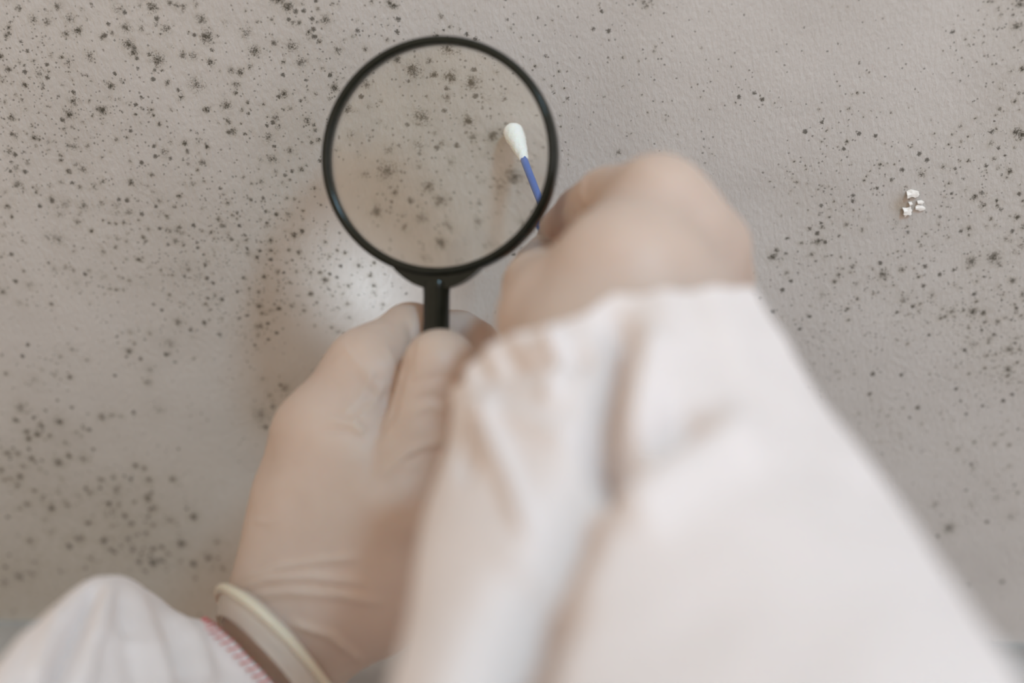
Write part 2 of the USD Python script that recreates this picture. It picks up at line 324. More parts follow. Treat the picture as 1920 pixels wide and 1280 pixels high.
# colonies of mould surveyed on the wall: sight position x, y, radius in tenths of a pixel, strength in percent
SPOTS = '''
36,15,66,80 108,12,94,70 87,22,82,40 63,36,89,75 88,42,80,80 130,35,89,90 153,18,42,60 161,35,47,70 26,37,28,60 12,67,56,100 146,57,89,90 124,63,70,90 123,73,35,80 80,71,37,60 75,79,33,50
191,70,66,90 211,62,52,80 202,60,33,60 223,18,117,60 285,13,117,85 262,9,70,50 319,5,75,80 344,11,47,80 344,23,75,50 366,8,70,60 377,36,98,90 264,39,42,70 265,53,56,70 236,53,112,70
310,55,98,75 292,43,56,50 301,64,33,100 325,47,33,60 278,65,37,60 354,60,28,90 388,69,141,95 241,83,105,95 251,99,89,100 281,102,61,90 296,111,141,85 294,127,37,60 321,87,37,70 343,103,80,90
362,105,80,90 394,117,75,100 168,103,75,90 171,114,37,90 94,104,47,80 116,108,52,90 129,117,94,60 63,114,42,90 36,117,37,90 16,131,66,95 74,137,98,70 91,134,42,80 129,135,33,80 56,146,37,80
136,150,37,60 47,159,75,90 80,157,47,80 21,157,37,80 4,150,61,70 116,159,37,60 170,152,47,60 207,161,80,100 227,150,47,70 314,155,61,95 368,159,141,75 339,182,75,75 29,178,47,70 42,187,47,80
9,191,52,60 138,190,94,80 168,189,37,90 207,183,52,60 224,185,33,80 48,204,47,70 91,199,42,80 192,207,98,100 237,193,33,70 244,198,37,70 255,214,35,90 284,206,42,100 288,216,37,100
278,212,33,100 320,206,33,90 387,206,84,90 130,214,103,100 173,217,37,90 22,220,75,90 155,228,42,70 191,231,37,80 264,230,35,70 299,232,47,90 60,236,42,80 29,234,28,70 121,241,56,70
136,238,47,60 29,253,84,60 64,258,61,100 74,262,37,100 90,265,42,80 101,265,37,70 50,250,33,70 219,261,47,90 238,258,40,100 228,245,33,70 164,274,56,80 138,273,105,60 141,262,52,60
67,273,37,80 18,284,84,75 90,281,37,70 292,271,37,70 319,267,61,60 347,269,61,100 371,265,84,50 388,275,52,100 351,285,37,100 373,287,28,80 308,286,89,75 191,295,42,80 114,293,47,90
207,285,33,70 539,13,112,100 512,2,94,60 567,7,47,60 597,17,47,85 610,37,94,85 549,43,52,85 560,43,52,90 510,36,42,80 482,41,37,80 460,21,33,80 424,43,98,45 460,62,122,65 579,60,66,80
593,68,42,90 599,77,52,90 580,70,94,40 516,81,80,60 547,87,122,75 477,96,103,100 502,95,37,60 532,116,47,95 565,116,103,80 632,94,70,80 661,69,42,80 645,75,33,70 685,92,52,90 624,7,47,70
633,7,42,70 730,7,70,95 726,75,47,80 695,2,47,70 670,39,33,70 729,48,37,70 598,110,47,70 604,128,37,70 622,135,42,70 433,132,61,100 450,136,75,100 468,126,56,90 412,134,33,70 443,159,75,90
441,175,47,90 424,198,108,80 464,192,37,100 454,206,47,100 494,196,37,100 469,205,23,90 532,176,75,100 522,180,28,80 549,176,23,90 628,164,80,100 644,146,28,90 631,149,33,80 592,176,42,80
577,168,33,70 618,185,37,80 572,184,33,70 544,203,52,70 516,220,84,80 532,205,37,90 523,237,80,60 576,225,70,95 588,234,42,90 591,244,47,80 435,246,89,85 427,228,70,90 409,232,42,50
503,257,108,70 585,268,47,100 597,261,52,90 580,257,33,70 544,282,61,100 510,296,70,80 567,267,28,70 451,232,23,100 501,219,19,100 470,247,52,40 114,300,47,100 128,321,56,100 141,308,52,85
155,316,98,70 30,315,70,80 50,306,66,60 244,302,37,90 284,328,61,80 343,300,28,100 353,308,37,80 380,305,66,100 370,319,37,100 33,343,80,75 40,350,117,45 62,352,33,95 68,360,42,95
70,350,61,50 9,360,56,60 93,349,37,70 114,342,47,70 148,351,56,70 175,350,84,65 192,341,70,70 246,342,70,90 244,347,33,100 257,346,105,35 277,350,28,90 287,360,42,70 337,368,42,100
332,367,23,100 360,344,80,60 347,343,42,60 382,340,33,90 97,374,75,80 122,383,98,60 111,402,70,70 111,390,94,40 157,387,98,75 190,382,61,70 219,385,75,60 14,387,61,95 20,390,70,40
22,406,42,100 8,420,33,90 8,442,37,60 145,417,66,80 149,402,52,60 171,433,47,100 218,400,84,55 243,398,94,60 239,371,47,60 258,377,42,60 298,376,80,55 327,388,42,100 313,405,52,95
300,401,70,40 378,391,28,90 193,414,33,90 204,419,37,80 216,420,37,90 232,417,56,70 260,413,37,80 268,445,47,95 278,430,47,70 220,448,42,80 203,446,37,70 237,453,56,60 238,439,33,70
110,449,129,55 91,444,94,45 43,452,33,80 48,456,23,70 138,471,42,70 193,471,61,75 216,463,52,85 260,487,56,90 267,483,37,80 237,485,37,70 337,426,61,90 316,433,94,60 333,433,94,60
343,436,47,80 330,452,66,80 344,460,42,80 342,455,70,50 2,482,33,90 45,508,42,90 55,534,89,55 101,504,117,35 138,531,164,30 123,501,66,60 138,505,42,80 168,507,52,70 193,517,75,50
223,519,30,90 243,526,42,80 274,531,141,30 218,543,37,90 206,541,37,80 231,544,33,80 196,552,28,90 302,507,33,80 307,516,33,70 353,504,52,70 349,496,141,35 375,517,94,40 280,500,37,60
6,548,66,85 35,568,80,50 50,571,37,60 97,569,47,75 318,553,42,80 169,568,33,60 545,283,51,100 511,298,90,80 489,300,56,70 565,318,51,100 575,310,34,90 517,321,39,95 485,317,28,80
456,333,37,80 438,357,25,90 420,364,39,70 472,344,39,80 490,340,51,80 530,343,51,70 544,338,37,90 590,353,45,90 465,371,37,70 427,380,45,90 435,403,28,90 445,410,31,90 409,411,48,100
418,423,62,90 380,433,34,80 396,435,39,95 402,447,28,90 428,440,51,70 433,449,28,70 538,371,34,100 553,373,34,90 561,378,31,90 602,384,34,100 505,396,34,80 518,401,45,95 541,402,56,95
568,395,31,95 568,410,39,70 507,411,28,80 489,411,39,70 500,423,39,70 515,425,34,70 552,421,28,90 535,433,28,80 553,441,73,100 566,433,62,100 507,450,62,100 508,468,68,70 461,450,42,100
445,460,39,90 465,474,42,100 482,481,51,100 542,468,45,90 561,473,56,100 565,484,25,90 400,467,34,80 402,478,28,80 388,489,48,95 499,495,25,80 539,492,39,80 520,485,25,70 521,509,51,90
496,518,51,85 556,509,42,80 582,511,51,90 600,511,51,90 609,525,73,100 610,454,48,100 610,432,23,90 610,421,25,90 632,470,34,100 647,474,37,100 618,480,45,80 598,485,31,90 672,497,51,100
702,492,42,100 694,517,53,95 701,535,53,100 701,549,56,70 635,537,31,100 653,535,42,100 624,555,31,90 642,551,39,70 582,551,56,100 563,551,28,70 597,558,39,60 523,529,34,80 544,530,34,80
520,544,34,80 486,547,45,80 468,540,34,90 462,522,31,80 486,573,68,95 466,570,37,80 492,587,51,80 523,578,51,100 507,582,45,70 546,573,62,70 568,571,45,70 570,582,45,90 528,564,31,70
652,570,56,70 718,571,45,90 622,614,39,90 634,622,45,80 645,625,39,70 590,611,34,80 656,596,45,60 404,553,39,90 385,569,39,95 413,568,31,70 344,571,45,60 334,601,90,50 392,582,31,60
393,599,34,70 417,596,28,70 482,627,37,80 489,609,51,70 513,601,28,70 351,504,56,70 324,516,39,95 399,513,28,70 373,515,79,40 425,612,34,50 361,632,39,50 1449,482,87,100 1456,469,54,90
1465,486,60,60 1474,512,49,90 1479,520,27,80 1411,512,27,90 1535,453,70,100 1523,454,43,70 1503,456,35,90 1522,478,54,80 1546,483,43,60 1576,482,35,80 1545,467,33,60 1556,407,38,100
1586,421,46,90 1519,430,49,80 1541,426,49,80 1561,420,27,70 1464,405,30,80 1495,382,24,90 1584,382,24,90 1600,394,24,90 1573,515,51,100 1565,528,46,100 1600,497,38,100 1594,510,43,70
1579,503,38,80 1655,515,76,100 1659,522,43,90 1636,502,54,50 1691,505,51,95 1722,519,38,100 1713,503,24,90 1675,534,30,90 1638,550,33,90 1661,536,22,80 1607,560,38,100 1606,532,43,60
1589,578,38,90 1590,600,38,100 1541,553,54,70 1695,561,81,70 1714,572,27,90 1725,570,41,90 1722,583,30,90 1703,589,24,90 1748,552,60,70 1736,438,33,100 1722,453,27,100 1726,461,27,100
1683,471,24,90 1665,477,24,90 1617,431,60,60 1629,411,49,60 1680,418,65,50 1701,424,33,90 1760,420,38,90 1779,445,33,90 1752,461,38,40 1816,428,54,100 1818,441,43,80 1844,386,54,90
1871,387,43,80 1858,411,38,90 1850,425,35,70 1866,423,38,70 1907,408,65,90 1894,407,35,70 1888,448,76,70 1896,454,43,70 1915,461,60,80 1902,472,60,60 1821,490,108,90 1837,480,33,100
1863,483,125,95 1871,494,81,60 1814,503,43,70 1843,461,38,50 1898,526,65,100 1831,528,33,90 1821,515,27,70 1832,518,38,60 1873,537,38,70 1881,552,43,70 1917,551,60,80 1844,540,33,70
1790,534,41,60 1800,539,24,80 1831,564,38,95 1806,581,41,100 1823,584,87,95 1843,586,65,90 1785,583,60,80 1767,579,38,90 1763,595,49,90 1772,593,41,90 1789,593,35,80 1787,574,33,70
1871,602,49,100 1846,603,49,80 1816,614,35,90 1818,608,22,80 1902,570,49,80 1919,564,27,90 1905,586,54,70 1886,595,38,80 1854,636,54,95 1852,642,33,90 1825,645,76,70 1905,634,49,80
1892,654,76,85 1911,655,41,90 1896,663,38,70 1850,666,49,80 1866,664,49,80 1882,667,27,70 1814,632,33,60 1890,691,68,100 1907,679,33,95 1874,684,33,70 1865,689,27,70 1847,689,38,85
1792,687,27,90 1816,700,33,95 1742,701,24,90 1888,704,41,90 1879,702,22,80 1894,711,27,70 1772,708,27,60 1702,644,33,100 1683,637,30,80 1621,628,24,70 1565,636,22,80 1546,607,27,80
1521,574,22,80 1513,589,22,80 1489,599,24,80 1467,593,24,80 1527,681,24,80 1601,700,27,70 1568,697,38,50 1637,696,33,50 1659,683,27,40 1626,673,22,60 1690,603,27,50 1671,603,33,50
1530,579,27,40 1607,174,34,100 1592,203,34,100 1535,205,31,100 1630,136,25,100 1598,177,16,90 1549,245,31,100 1588,265,41,100 1541,265,25,100 1660,269,22,100 1708,276,28,100 1710,272,16,90
1752,251,31,95 1786,253,31,100 1779,271,28,95 1802,266,31,95 1815,257,31,90 1746,225,19,90 1704,202,22,80 1633,208,19,90 1619,219,19,90 1671,212,19,90 1828,223,28,95 1839,233,25,80
1801,237,47,80 1868,243,41,80 1875,204,41,85 1867,216,31,80 1883,209,28,80 1874,166,41,70 1881,181,25,80 1877,155,28,60 1896,134,56,60 1916,130,56,100 1911,175,44,80 1903,190,56,70
1911,206,31,80 1907,247,88,100 1907,262,44,60 1858,269,53,70 1902,277,31,70 1865,298,41,90 1815,302,44,95 1799,302,28,80 1871,316,38,70 1849,319,28,80 1893,321,62,100 1888,333,38,90
1791,316,31,70 1769,313,50,80 1728,327,69,80 1736,320,31,70 1650,309,38,100 1664,306,16,100 1677,308,19,100 1631,321,19,90 1625,330,28,100 1620,338,28,100 1671,339,34,95 1698,350,38,90
1780,343,41,90 1828,369,69,100 1838,361,47,60 1846,367,50,60 1844,386,75,80 1868,377,47,100 1871,388,44,70 1811,356,38,70 1771,370,28,90 1911,364,47,80 1913,346,25,70 1919,377,38,80
1763,386,25,80 1775,388,25,80 1494,342,34,90 1482,359,25,90 1489,303,19,90 1510,310,19,90 1511,318,19,90 1533,355,25,90 1514,345,19,90 1542,348,19,90 1553,350,19,80 1585,382,25,100
1564,378,25,90 1555,392,22,80 1495,382,25,80 1600,394,25,90 1516,394,25,70 1913,8,106,75 1877,28,50,85 1905,50,75,100 1916,45,50,70 1871,16,38,70 1861,3,38,70 1810,74,31,90 1816,84,28,80
1843,80,22,70 1814,62,25,60 1826,63,25,60 1901,90,28,80 1914,82,38,60 1919,75,31,80 1911,108,28,50 1860,120,19,60 1807,120,16,70 1589,13,19,70 1561,12,28,50 1596,308,19,70 1571,306,19,70
1486,333,22,90 1571,275,19,80 1591,283,19,70 730,6,62,100 827,31,50,95 843,51,42,90 890,20,33,80 862,55,33,60 725,75,42,90 818,68,67,80 977,70,25,90 958,53,38,60 852,29,25,70 727,48,33,60
1035,38,21,80 1123,10,21,70 1206,5,54,80 1219,4,50,60 1229,88,33,80 1226,96,38,80 1167,108,33,100 1198,115,21,90 1371,125,25,100 1315,90,33,80 1003,125,33,100 994,112,21,90 1048,134,29,100
1019,150,25,80 1035,162,25,80 1058,166,21,80 1057,192,25,90 1103,147,21,90 1133,182,17,90 1168,162,17,90 1203,178,17,90 1430,185,21,100 1453,193,25,100 1379,192,21,100 1313,182,29,70
1331,205,25,80 1215,211,21,90 1249,225,33,80 1248,215,17,80 1051,238,29,80 1050,217,29,70 1160,285,62,75 1065,309,25,90 1089,301,21,70 1065,290,25,60 1271,252,17,90 1183,250,17,80
1335,288,17,90 1444,341,25,100 1476,322,21,90 1488,342,21,80 1300,223,17,80 242,659,66,100 252,644,39,95 318,645,102,60 317,664,31,95 363,672,35,90 281,694,102,50 277,716,86,70 131,707,55,95
11,700,55,80 113,668,55,60 80,694,47,60 103,703,59,60 135,655,59,60 281,625,62,60 244,623,55,70 162,676,55,70 39,764,125,70 30,788,62,100 111,790,94,90 74,795,55,70 191,782,94,80
211,778,62,70 226,782,55,70 49,809,62,90 53,823,62,100 70,814,70,95 93,817,62,70 121,830,55,70 143,811,55,70 158,803,47,70 152,817,39,60 14,849,66,90 33,850,70,80 59,860,62,100 129,856,70,90
109,868,102,90 156,860,94,70 43,875,62,80 2,881,55,100 74,879,55,60 37,894,70,100 8,901,55,70 33,908,78,70 115,898,47,70 64,920,62,80 80,936,62,60 168,923,62,80 146,928,62,60 109,922,47,60
191,899,70,70 213,895,70,60 219,918,125,60 254,873,78,70 271,877,78,70 279,900,94,70 324,898,86,75 277,934,86,90 287,953,86,80 252,940,47,70 205,944,70,90 223,946,55,70 234,967,62,90
201,965,55,70 215,956,47,60 246,981,70,90 211,987,62,60 287,985,62,70 320,975,70,70 332,985,62,50 363,969,86,100 96,953,78,100 127,948,62,80 121,940,47,60 51,946,78,70 35,953,62,70
166,981,70,90 84,975,55,60 129,1024,78,100 148,1010,94,85 195,1014,86,95 209,1031,70,90 240,1010,62,90 258,1002,55,70 273,1000,62,70 226,1022,62,70 250,1031,94,80 287,1029,62,90
303,1026,62,95 340,1019,94,100 316,1039,70,70 269,1028,55,70 260,1053,78,90 287,1055,102,100 303,1051,78,90 273,1071,70,80 246,1067,55,60 338,1053,70,60 363,1057,78,100 392,1045,86,80
408,1014,78,60 418,1065,62,70 398,1065,62,60 367,1084,70,60 170,1049,78,60 160,1065,55,70 166,1084,62,70 113,1072,78,60 57,1014,78,70 96,998,70,70 35,1080,117,80 66,1053,94,50 10,1092,102,70
59,1074,78,60 488,776,176,60 512,763,55,90 498,801,78,80 506,741,55,70 535,727,109,70 492,711,62,60 486,612,78,80 297,768,156,35 64,713,117,40 334,604,94,70 453,702,39,60 412,713,35,50
484,629,47,70 1865,832,41,90 1893,834,41,90 1880,813,34,80 1796,842,45,85 1776,831,34,70 1827,828,41,70 1889,789,34,70 1824,878,41,70 1892,874,52,70 1810,863,41,50 1872,890,31,50
1908,923,38,90 1753,947,62,70 1780,990,117,80 1851,905,62,40 1707,839,34,50 1755,856,31,50 1686,815,38,60 1646,797,41,60 1672,792,34,50 1693,765,34,80 1722,765,34,80 1727,794,45,60
1650,770,31,70 1665,780,31,70 1630,739,31,60 1633,751,34,60 1602,700,31,80 1573,710,31,70 1610,776,41,70 1652,830,41,50 1763,775,31,60 1784,787,34,60 1810,785,41,40 1868,933,62,50
1820,945,76,50 1896,966,89,50
'''
# the same for those seen through the lens
SPOTS_LENS = '''
779,134,163,90 817,143,89,95 846,146,130,95 885,159,130,100 840,95,146,80 861,101,57,60 748,112,81,80 809,118,69,80 691,161,89,80 914,186,106,40 840,184,89,70 803,183,37,80 794,221,154,85
788,236,49,80 655,207,98,85 694,202,73,50 881,229,114,95 887,259,98,70 923,257,106,100 944,253,89,60 819,253,61,80 830,271,73,70 790,274,114,60 660,255,98,60 733,284,106,60 688,329,98,60
728,324,195,80 849,303,89,60 960,329,146,95 914,288,61,50 936,349,163,60 905,339,98,40 806,352,114,90 828,376,114,90 744,364,69,90 735,355,49,80 722,367,57,70 710,398,122,90 759,406,53,70
794,410,106,80 761,428,73,80 895,413,89,60 974,410,114,60 842,424,122,50 828,454,114,90 914,454,81,50 798,483,106,50 788,314,73,50 788,389,41,60 968,361,49,50 859,225,49,60 930,140,53,70
942,180,65,50 727,241,41,70 718,192,45,70 635,284,73,50 714,343,41,60 676,292,73,40 710,233,57,50
'''


# ---------------------------------------------------------------- materials
def wall_material():
    N = {
        'geo': ('geometry', {}),
        # paint relief: roller stipple and broad trowel waves
        'st': ('noise_texture', {'scale': 620.0, 'detail': 2.0, 'roughness': 0.55}),
        'stm': ('mapping', {'scale': (1.0, 1.0, 0.55), 'rotation': (0.0, 0.5, 0.0)}),
        'wv': ('noise_texture', {'scale': 70.0, 'detail': 3.0}),
        'hmix': ('math', {'math_type': 'multiply_add', 'value2': 0.45}),
        'bmp': ('bump', {'strength': 0.34, 'distance': 0.0012}),
        # base tone, slightly uneven
        'tn': ('noise_texture', {'scale': 16.0, 'detail': 4.0, 'roughness': 0.6}),
        'tone': ('rgb_ramp', {'ramp': [(0.3, (0.475, 0.452, 0.432)), (0.7, (0.53, 0.508, 0.488))]}),
        # mould: attributes laid on the wall mesh, broken up by noise
        'a1': ('attribute', {'attribute': 'mould'}),
        'a2': ('attribute', {'attribute': 'specks'}),
        'a3': ('attribute', {'attribute': 'haze'}),  # mould staining, with shade painted in low on the left
        'a4': ('attribute', {'attribute': 'bare'}),
        'n1': ('noise_texture', {'scale': 1500.0, 'detail': 3.0, 'roughness': 0.7}),
        'n2': ('noise_texture', {'scale': 420.0, 'detail': 3.0, 'roughness': 0.65}),
        'n1c': ('math', {'math_type': 'multiply_add', 'value2': 2.0, 'value3': -1.04}),
        'n2c': ('math', {'math_type': 'multiply_add', 'value2': 0.8, 'value3': -0.40}),
        's1': ('math', {'math_type': 'add'}),
        's2': ('math', {'math_type': 'add'}),
        'gate': ('map_range', {'from_min': 0.02, 'from_max': 0.3, 'to_min': 0.0, 'to_max': 1.0, 'clamp': True}),
        'core': ('map_range', {'from_min': 0.36, 'from_max': 0.95, 'to_min': 0.0, 'to_max': 1.0, 'clamp': True}),
        'corem': ('math', {'math_type': 'multiply'}),
        # little specks between
        'v1': ('voronoi_texture', {'scale': 330.0, 'randomness': 1.0}),
        'v2': ('voronoi_texture', {'scale': 820.0, 'randomness': 1.0}),
        'c1': ('separate_color', {}), 'c2': ('separate_color', {}),
        'r1': ('math', {'math_type': 'multiply', 'value2': 0.42}),
        'r1b': ('math', {'math_type': 'power', 'value2': 2.5}),
        'r2': ('math', {'math_type': 'multiply', 'value2': 0.50}),
        'on1': ('math', {'math_type': 'less_than'}),
        'on2': ('math', {'math_type': 'less_than'}),
        'wob': ('math', {'math_type': 'multiply_add', 'value2': 0.9, 'value3': -0.45}),
        'd1': ('math', {'math_type': 'add'}),
        'd2': ('math', {'math_type': 'add'}),
        'k1': ('math', {'math_type': 'subtract'}), 'k2': ('math', {'math_type': 'subtract'}),
        'm1': ('map_range', {'from_min': 0.0, 'from_max': 0.20, 'to_min': 0.0, 'to_max': 0.85, 'clamp': True}),
        'm2': ('map_range', {'from_min': 0.0, 'from_max': 0.26, 'to_min': 0.0, 'to_max': 0.6, 'clamp': True}),
        'mm1': ('math', {'math_type': 'multiply'}), 'mm2': ('math', {'math_type': 'multiply'}),
        'hz': ('math', {'math_type': 'multiply'}),
        'mx1': ('math', {'math_type': 'maximum'}), 'mx2': ('math', {'math_type': 'maximum'}),
        'ml': ('math', {'math_type': 'multiply', 'value2': 0.94}),
        'hcol': ('mix', {'color2': (0.30, 0.265, 0.205)}),
        'mcol': ('mix', {'color2': (0.045, 0.040, 0.028)}),
        'bcol': ('mix', {'color2': (0.36, 0.29, 0.22)}),
        'p': ('principled_bsdf', {'roughness': 0.5, 'specular_ior_level': 0.35}),
    }
    L = [('geo.position', 'stm.vector'), ('stm.vector', 'st.vector'), ('geo.position', 'wv.vector'),
         ('wv.fac', 'hmix.value1'), ('st.fac', 'hmix.value3'), ('hmix.value', 'bmp.height'), ('bmp.normal', 'p.normal'),
         ('geo.position', 'tn.vector'), ('tn.fac', 'tone.fac'),
         ('geo.position', 'n1.vector'), ('geo.position', 'n2.vector'),
         ('n1.fac', 'n1c.value1'), ('n2.fac', 'n2c.value1'),
         ('a1.fac', 's1.value1'), ('n1c.value', 's1.value2'), ('s1.value', 's2.value1'), ('n2c.value', 's2.value2'),
         ('a1.fac', 'gate.value'), ('s2.value', 'core.value'), ('gate.result', 'corem.value1'), ('core.result', 'corem.value2'),
         ('geo.position', 'v1.vector'), ('geo.position', 'v2.vector'),
         ('v1.color', 'c1.color'), ('v2.color', 'c2.color'),
         ('c1.g', 'r1b.value1'), ('r1b.value', 'r1.value1'), ('c2.g', 'r2.value1'),
         ('c1.r', 'on1.value1'), ('a2.fac', 'on1.value2'), ('c2.r', 'on2.value1'), ('a2.fac', 'on2.value2'),
         ('n1.fac', 'wob.value1'), ('v1.distance', 'd1.value1'), ('wob.value', 'd1.value2'),
         ('v2.distance', 'd2.value1'), ('wob.value', 'd2.value2'),
         ('r1.value', 'k1.value1'), ('d1.value', 'k1.value2'), ('r2.value', 'k2.value1'), ('d2.value', 'k2.value2'),
         ('k1.value', 'm1.value'), ('k2.value', 'm2.value'),
         ('m1.result', 'mm1.value1'), ('on1.value', 'mm1.value2'), ('m2.result', 'mm2.value1'), ('on2.value', 'mm2.value2'),
         ('mm1.value', 'mx1.value1'), ('mm2.value', 'mx1.value2'), ('mx1.value', 'mx2.value1'), ('corem.value', 'mx2.value2'),
         ('a3.fac', 'hz.value1'), ('n2.fac', 'hz.value2'),
         ('tone.color', 'bcol.color1'), ('a4.fac', 'bcol.fac'),
         ('bcol.color', 'hcol.color1'), ('hz.value', 'hcol.fac'),
         ('mx2.value', 'ml.value1'), ('hcol.color', 'mcol.color1'), ('ml.value', 'mcol.fac'),
         ('mcol.color', 'p.base_color')]
    L = [l for l in L if l != ('stm.vector', 'st.vector')] + [('stm.vector', 'st.vector')]
    return mat('mouldy_plaster', N, L)


def simple(name, color, rough=0.5, **k):
    return mat(name, {'p': ('principled_bsdf', {'base_color': color, 'roughness': rough, **k})})


M_WALL = wall_material()
M_FLAKE = mat('flaked_paint', {'g': ('geometry', {}), 'n': ('noise_texture', {'scale': 900.0, 'detail': 3.0}),
    'r': ('rgb_ramp', {'ramp': [(0.3, (0.70, 0.68, 0.64)), (0.6, (0.82, 0.80, 0.77))]}), 'p': ('principled_bsdf', {'roughness': 0.7})},
    [('g.position', 'n.vector'), ('n.fac', 'r.fac'), ('r.color', 'p.base_color')])
M_BASE = mat('painted_skirting', {'g': ('geometry', {}), 'n': ('noise_texture', {'scale': 40.0, 'detail': 4.0}),
    'r': ('rgb_ramp', {'ramp': [(0.3, (0.28, 0.28, 0.275)), (0.7, (0.35, 0.355, 0.35))]}), 'p': ('principled_bsdf', {'roughness': 0.45})},
    [('g.position', 'n.vector'), ('n.fac', 'r.fac'), ('r.color', 'p.base_color')])
M_FLOOR = mat('floor_boards', {'g': ('geometry', {}), 'm': ('mapping', {'scale': (1.5, 18.0, 1.0)}), 'n': ('noise_texture', {'scale': 4.0, 'detail': 6.0}),
    'r': ('rgb_ramp', {'ramp': [(0.3, (0.20, 0.15, 0.11)), (0.7, (0.30, 0.23, 0.17))]}), 'p': ('principled_bsdf', {'roughness': 0.45})},
    [('g.position', 'm.vector'), ('m.vector', 'n.vector'), ('n.fac', 'r.fac'), ('r.color', 'p.base_color')])


def latex(name, c0, c1):
    return mat(name, {'g': ('geometry', {}), 'n': ('noise_texture', {'scale': 45.0, 'detail': 3.0}),
        'r': ('rgb_ramp', {'ramp': [(0.35, c0), (0.65, c1)]}),
        'w': ('noise_texture', {'scale': 130.0, 'detail': 3.0, 'roughness': 0.5, 'distortion': 1.2}),
        'b': ('bump', {'strength': 0.12, 'distance': 0.002}),
        'p': ('principled_bsdf', {'roughness': 0.5, 'specular_ior_level': 0.4, 'subsurface_weight': 0.35, 'subsurface_scale': 0.004,
                                  'subsurface_radius': (1.0, 0.45, 0.25)})},
        [('g.position', 'n.vector'), ('n.fac', 'r.fac'), ('r.color', 'p.base_color'), ('g.position', 'w.vector'), ('w.fac', 'b.height'), ('b.normal', 'p.normal')])


M_GLOVE = latex('latex_glove', (0.48, 0.378, 0.318), (0.515, 0.413, 0.353))
M_CUFF = latex('latex_cuff', (0.70, 0.62, 0.51), (0.75, 0.67, 0.56))
M_BEAD = simple('latex_bead', (0.62, 0.54, 0.43), 0.45, subsurface_weight=0.2, subsurface_scale=0.002)
M_SKIN = mat('skin', {'g': ('geometry', {}), 'n': ('noise_texture', {'scale': 160.0, 'detail': 4.0}),
    'r': ('rgb_ramp', {'ramp': [(0.3, (0.56, 0.29, 0.13)), (0.7, (0.64, 0.35, 0.17))]}),
    'p': ('principled_bsdf', {'roughness': 0.5, 'subsurface_weight': 0.25, 'subsurface_scale': 0.004})},
    [('g.position', 'n.vector'), ('n.fac', 'r.fac'), ('r.color', 'p.base_color')])
M_CLOTH = mat('white_coverall', {'g': ('geometry', {}), 'n': ('noise_texture', {'scale': 55.0, 'detail': 4.0, 'roughness': 0.6}),
    'w': ('voronoi_texture', {'scale': 900.0}), 'b': ('bump', {'strength': 0.12, 'distance': 0.001}),
    'r': ('rgb_ramp', {'ramp': [(0.3, (0.81, 0.75, 0.735)), (0.7, (0.855, 0.79, 0.775))]}),
    'p': ('principled_bsdf', {'roughness': 0.65, 'specular_ior_level': 0.3, 'subsurface_weight': 0.25, 'subsurface_scale': 0.004, 'subsurface_radius': (1.0, 0.8, 0.7)})},
    [('g.position', 'n.vector'), ('n.fac', 'r.fac'), ('r.color', 'p.base_color'), ('g.position', 'w.vector'), ('w.distance', 'b.height'), ('b.normal', 'p.normal')])
M_THREAD = simple('red_thread', (0.62, 0.17, 0.16), 0.7)
M_BLACK = mat('black_plastic', {'g': ('geometry', {}), 'n': ('noise_texture', {'scale': 300.0, 'detail': 3.0}),
    'r': ('rgb_ramp', {'ramp': [(0.3, (0.006, 0.008, 0.005)), (0.7, (0.010, 0.012, 0.008))]}),
    'p': ('principled_bsdf', {'roughness': 0.17, 'specular_ior_level': 0.24})},
    [('g.position', 'n.vector'), ('n.fac', 'r.fac'), ('r.color', 'p.base_color')])
M_GLASS = mat('lens_glass', {'p': ('glass_bsdf', {'color': (0.97, 0.965, 0.945), 'roughness': 0.0, 'IOR': 1.5})}, surface='p.BSDF')
M_BLUE = simple('blue_stick', (0.055, 0.15, 0.46), 0.32, subsurface_weight=0.1, subsurface_scale=0.001)
M_COTTON = mat('cotton', {'g': ('geometry', {}), 'n': ('noise_texture', {'scale': 1400.0, 'detail': 3.0}), 'b': ('bump', {'strength': 0.4, 'distance': 0.0006}),
    'p': ('principled_bsdf', {'base_color': (0.88, 0.88, 0.87), 'roughness': 0.95, 'specular_ior_level': 0.1, 'subsurface_weight': 0.3, 'subsurface_scale': 0.002, 'sheen_weight': 0.3})},
    [('g.position', 'n.vector'), ('n.fac', 'b.height'), ('b.normal', 'p.normal')])

# ---------------------------------------------------------------- wall, skirting, floor
BASE_TOP = 0.15


def wall_pt(x, y):
    """Where the sight line of a picture position meets the wall: room x, z."""
    d = _f + _r * (x - 960) / F_PX + _u * (640 - y) / F_PX
    t = -CAM[1] / d[1]
    return (CAM + d * t)[[0, 2]]


def wall_depth(x, y):
    d = _f + _r * (x - 960) / F_PX + _u * (640 - y) / F_PX
    return -CAM[1] / d[1] * 1000


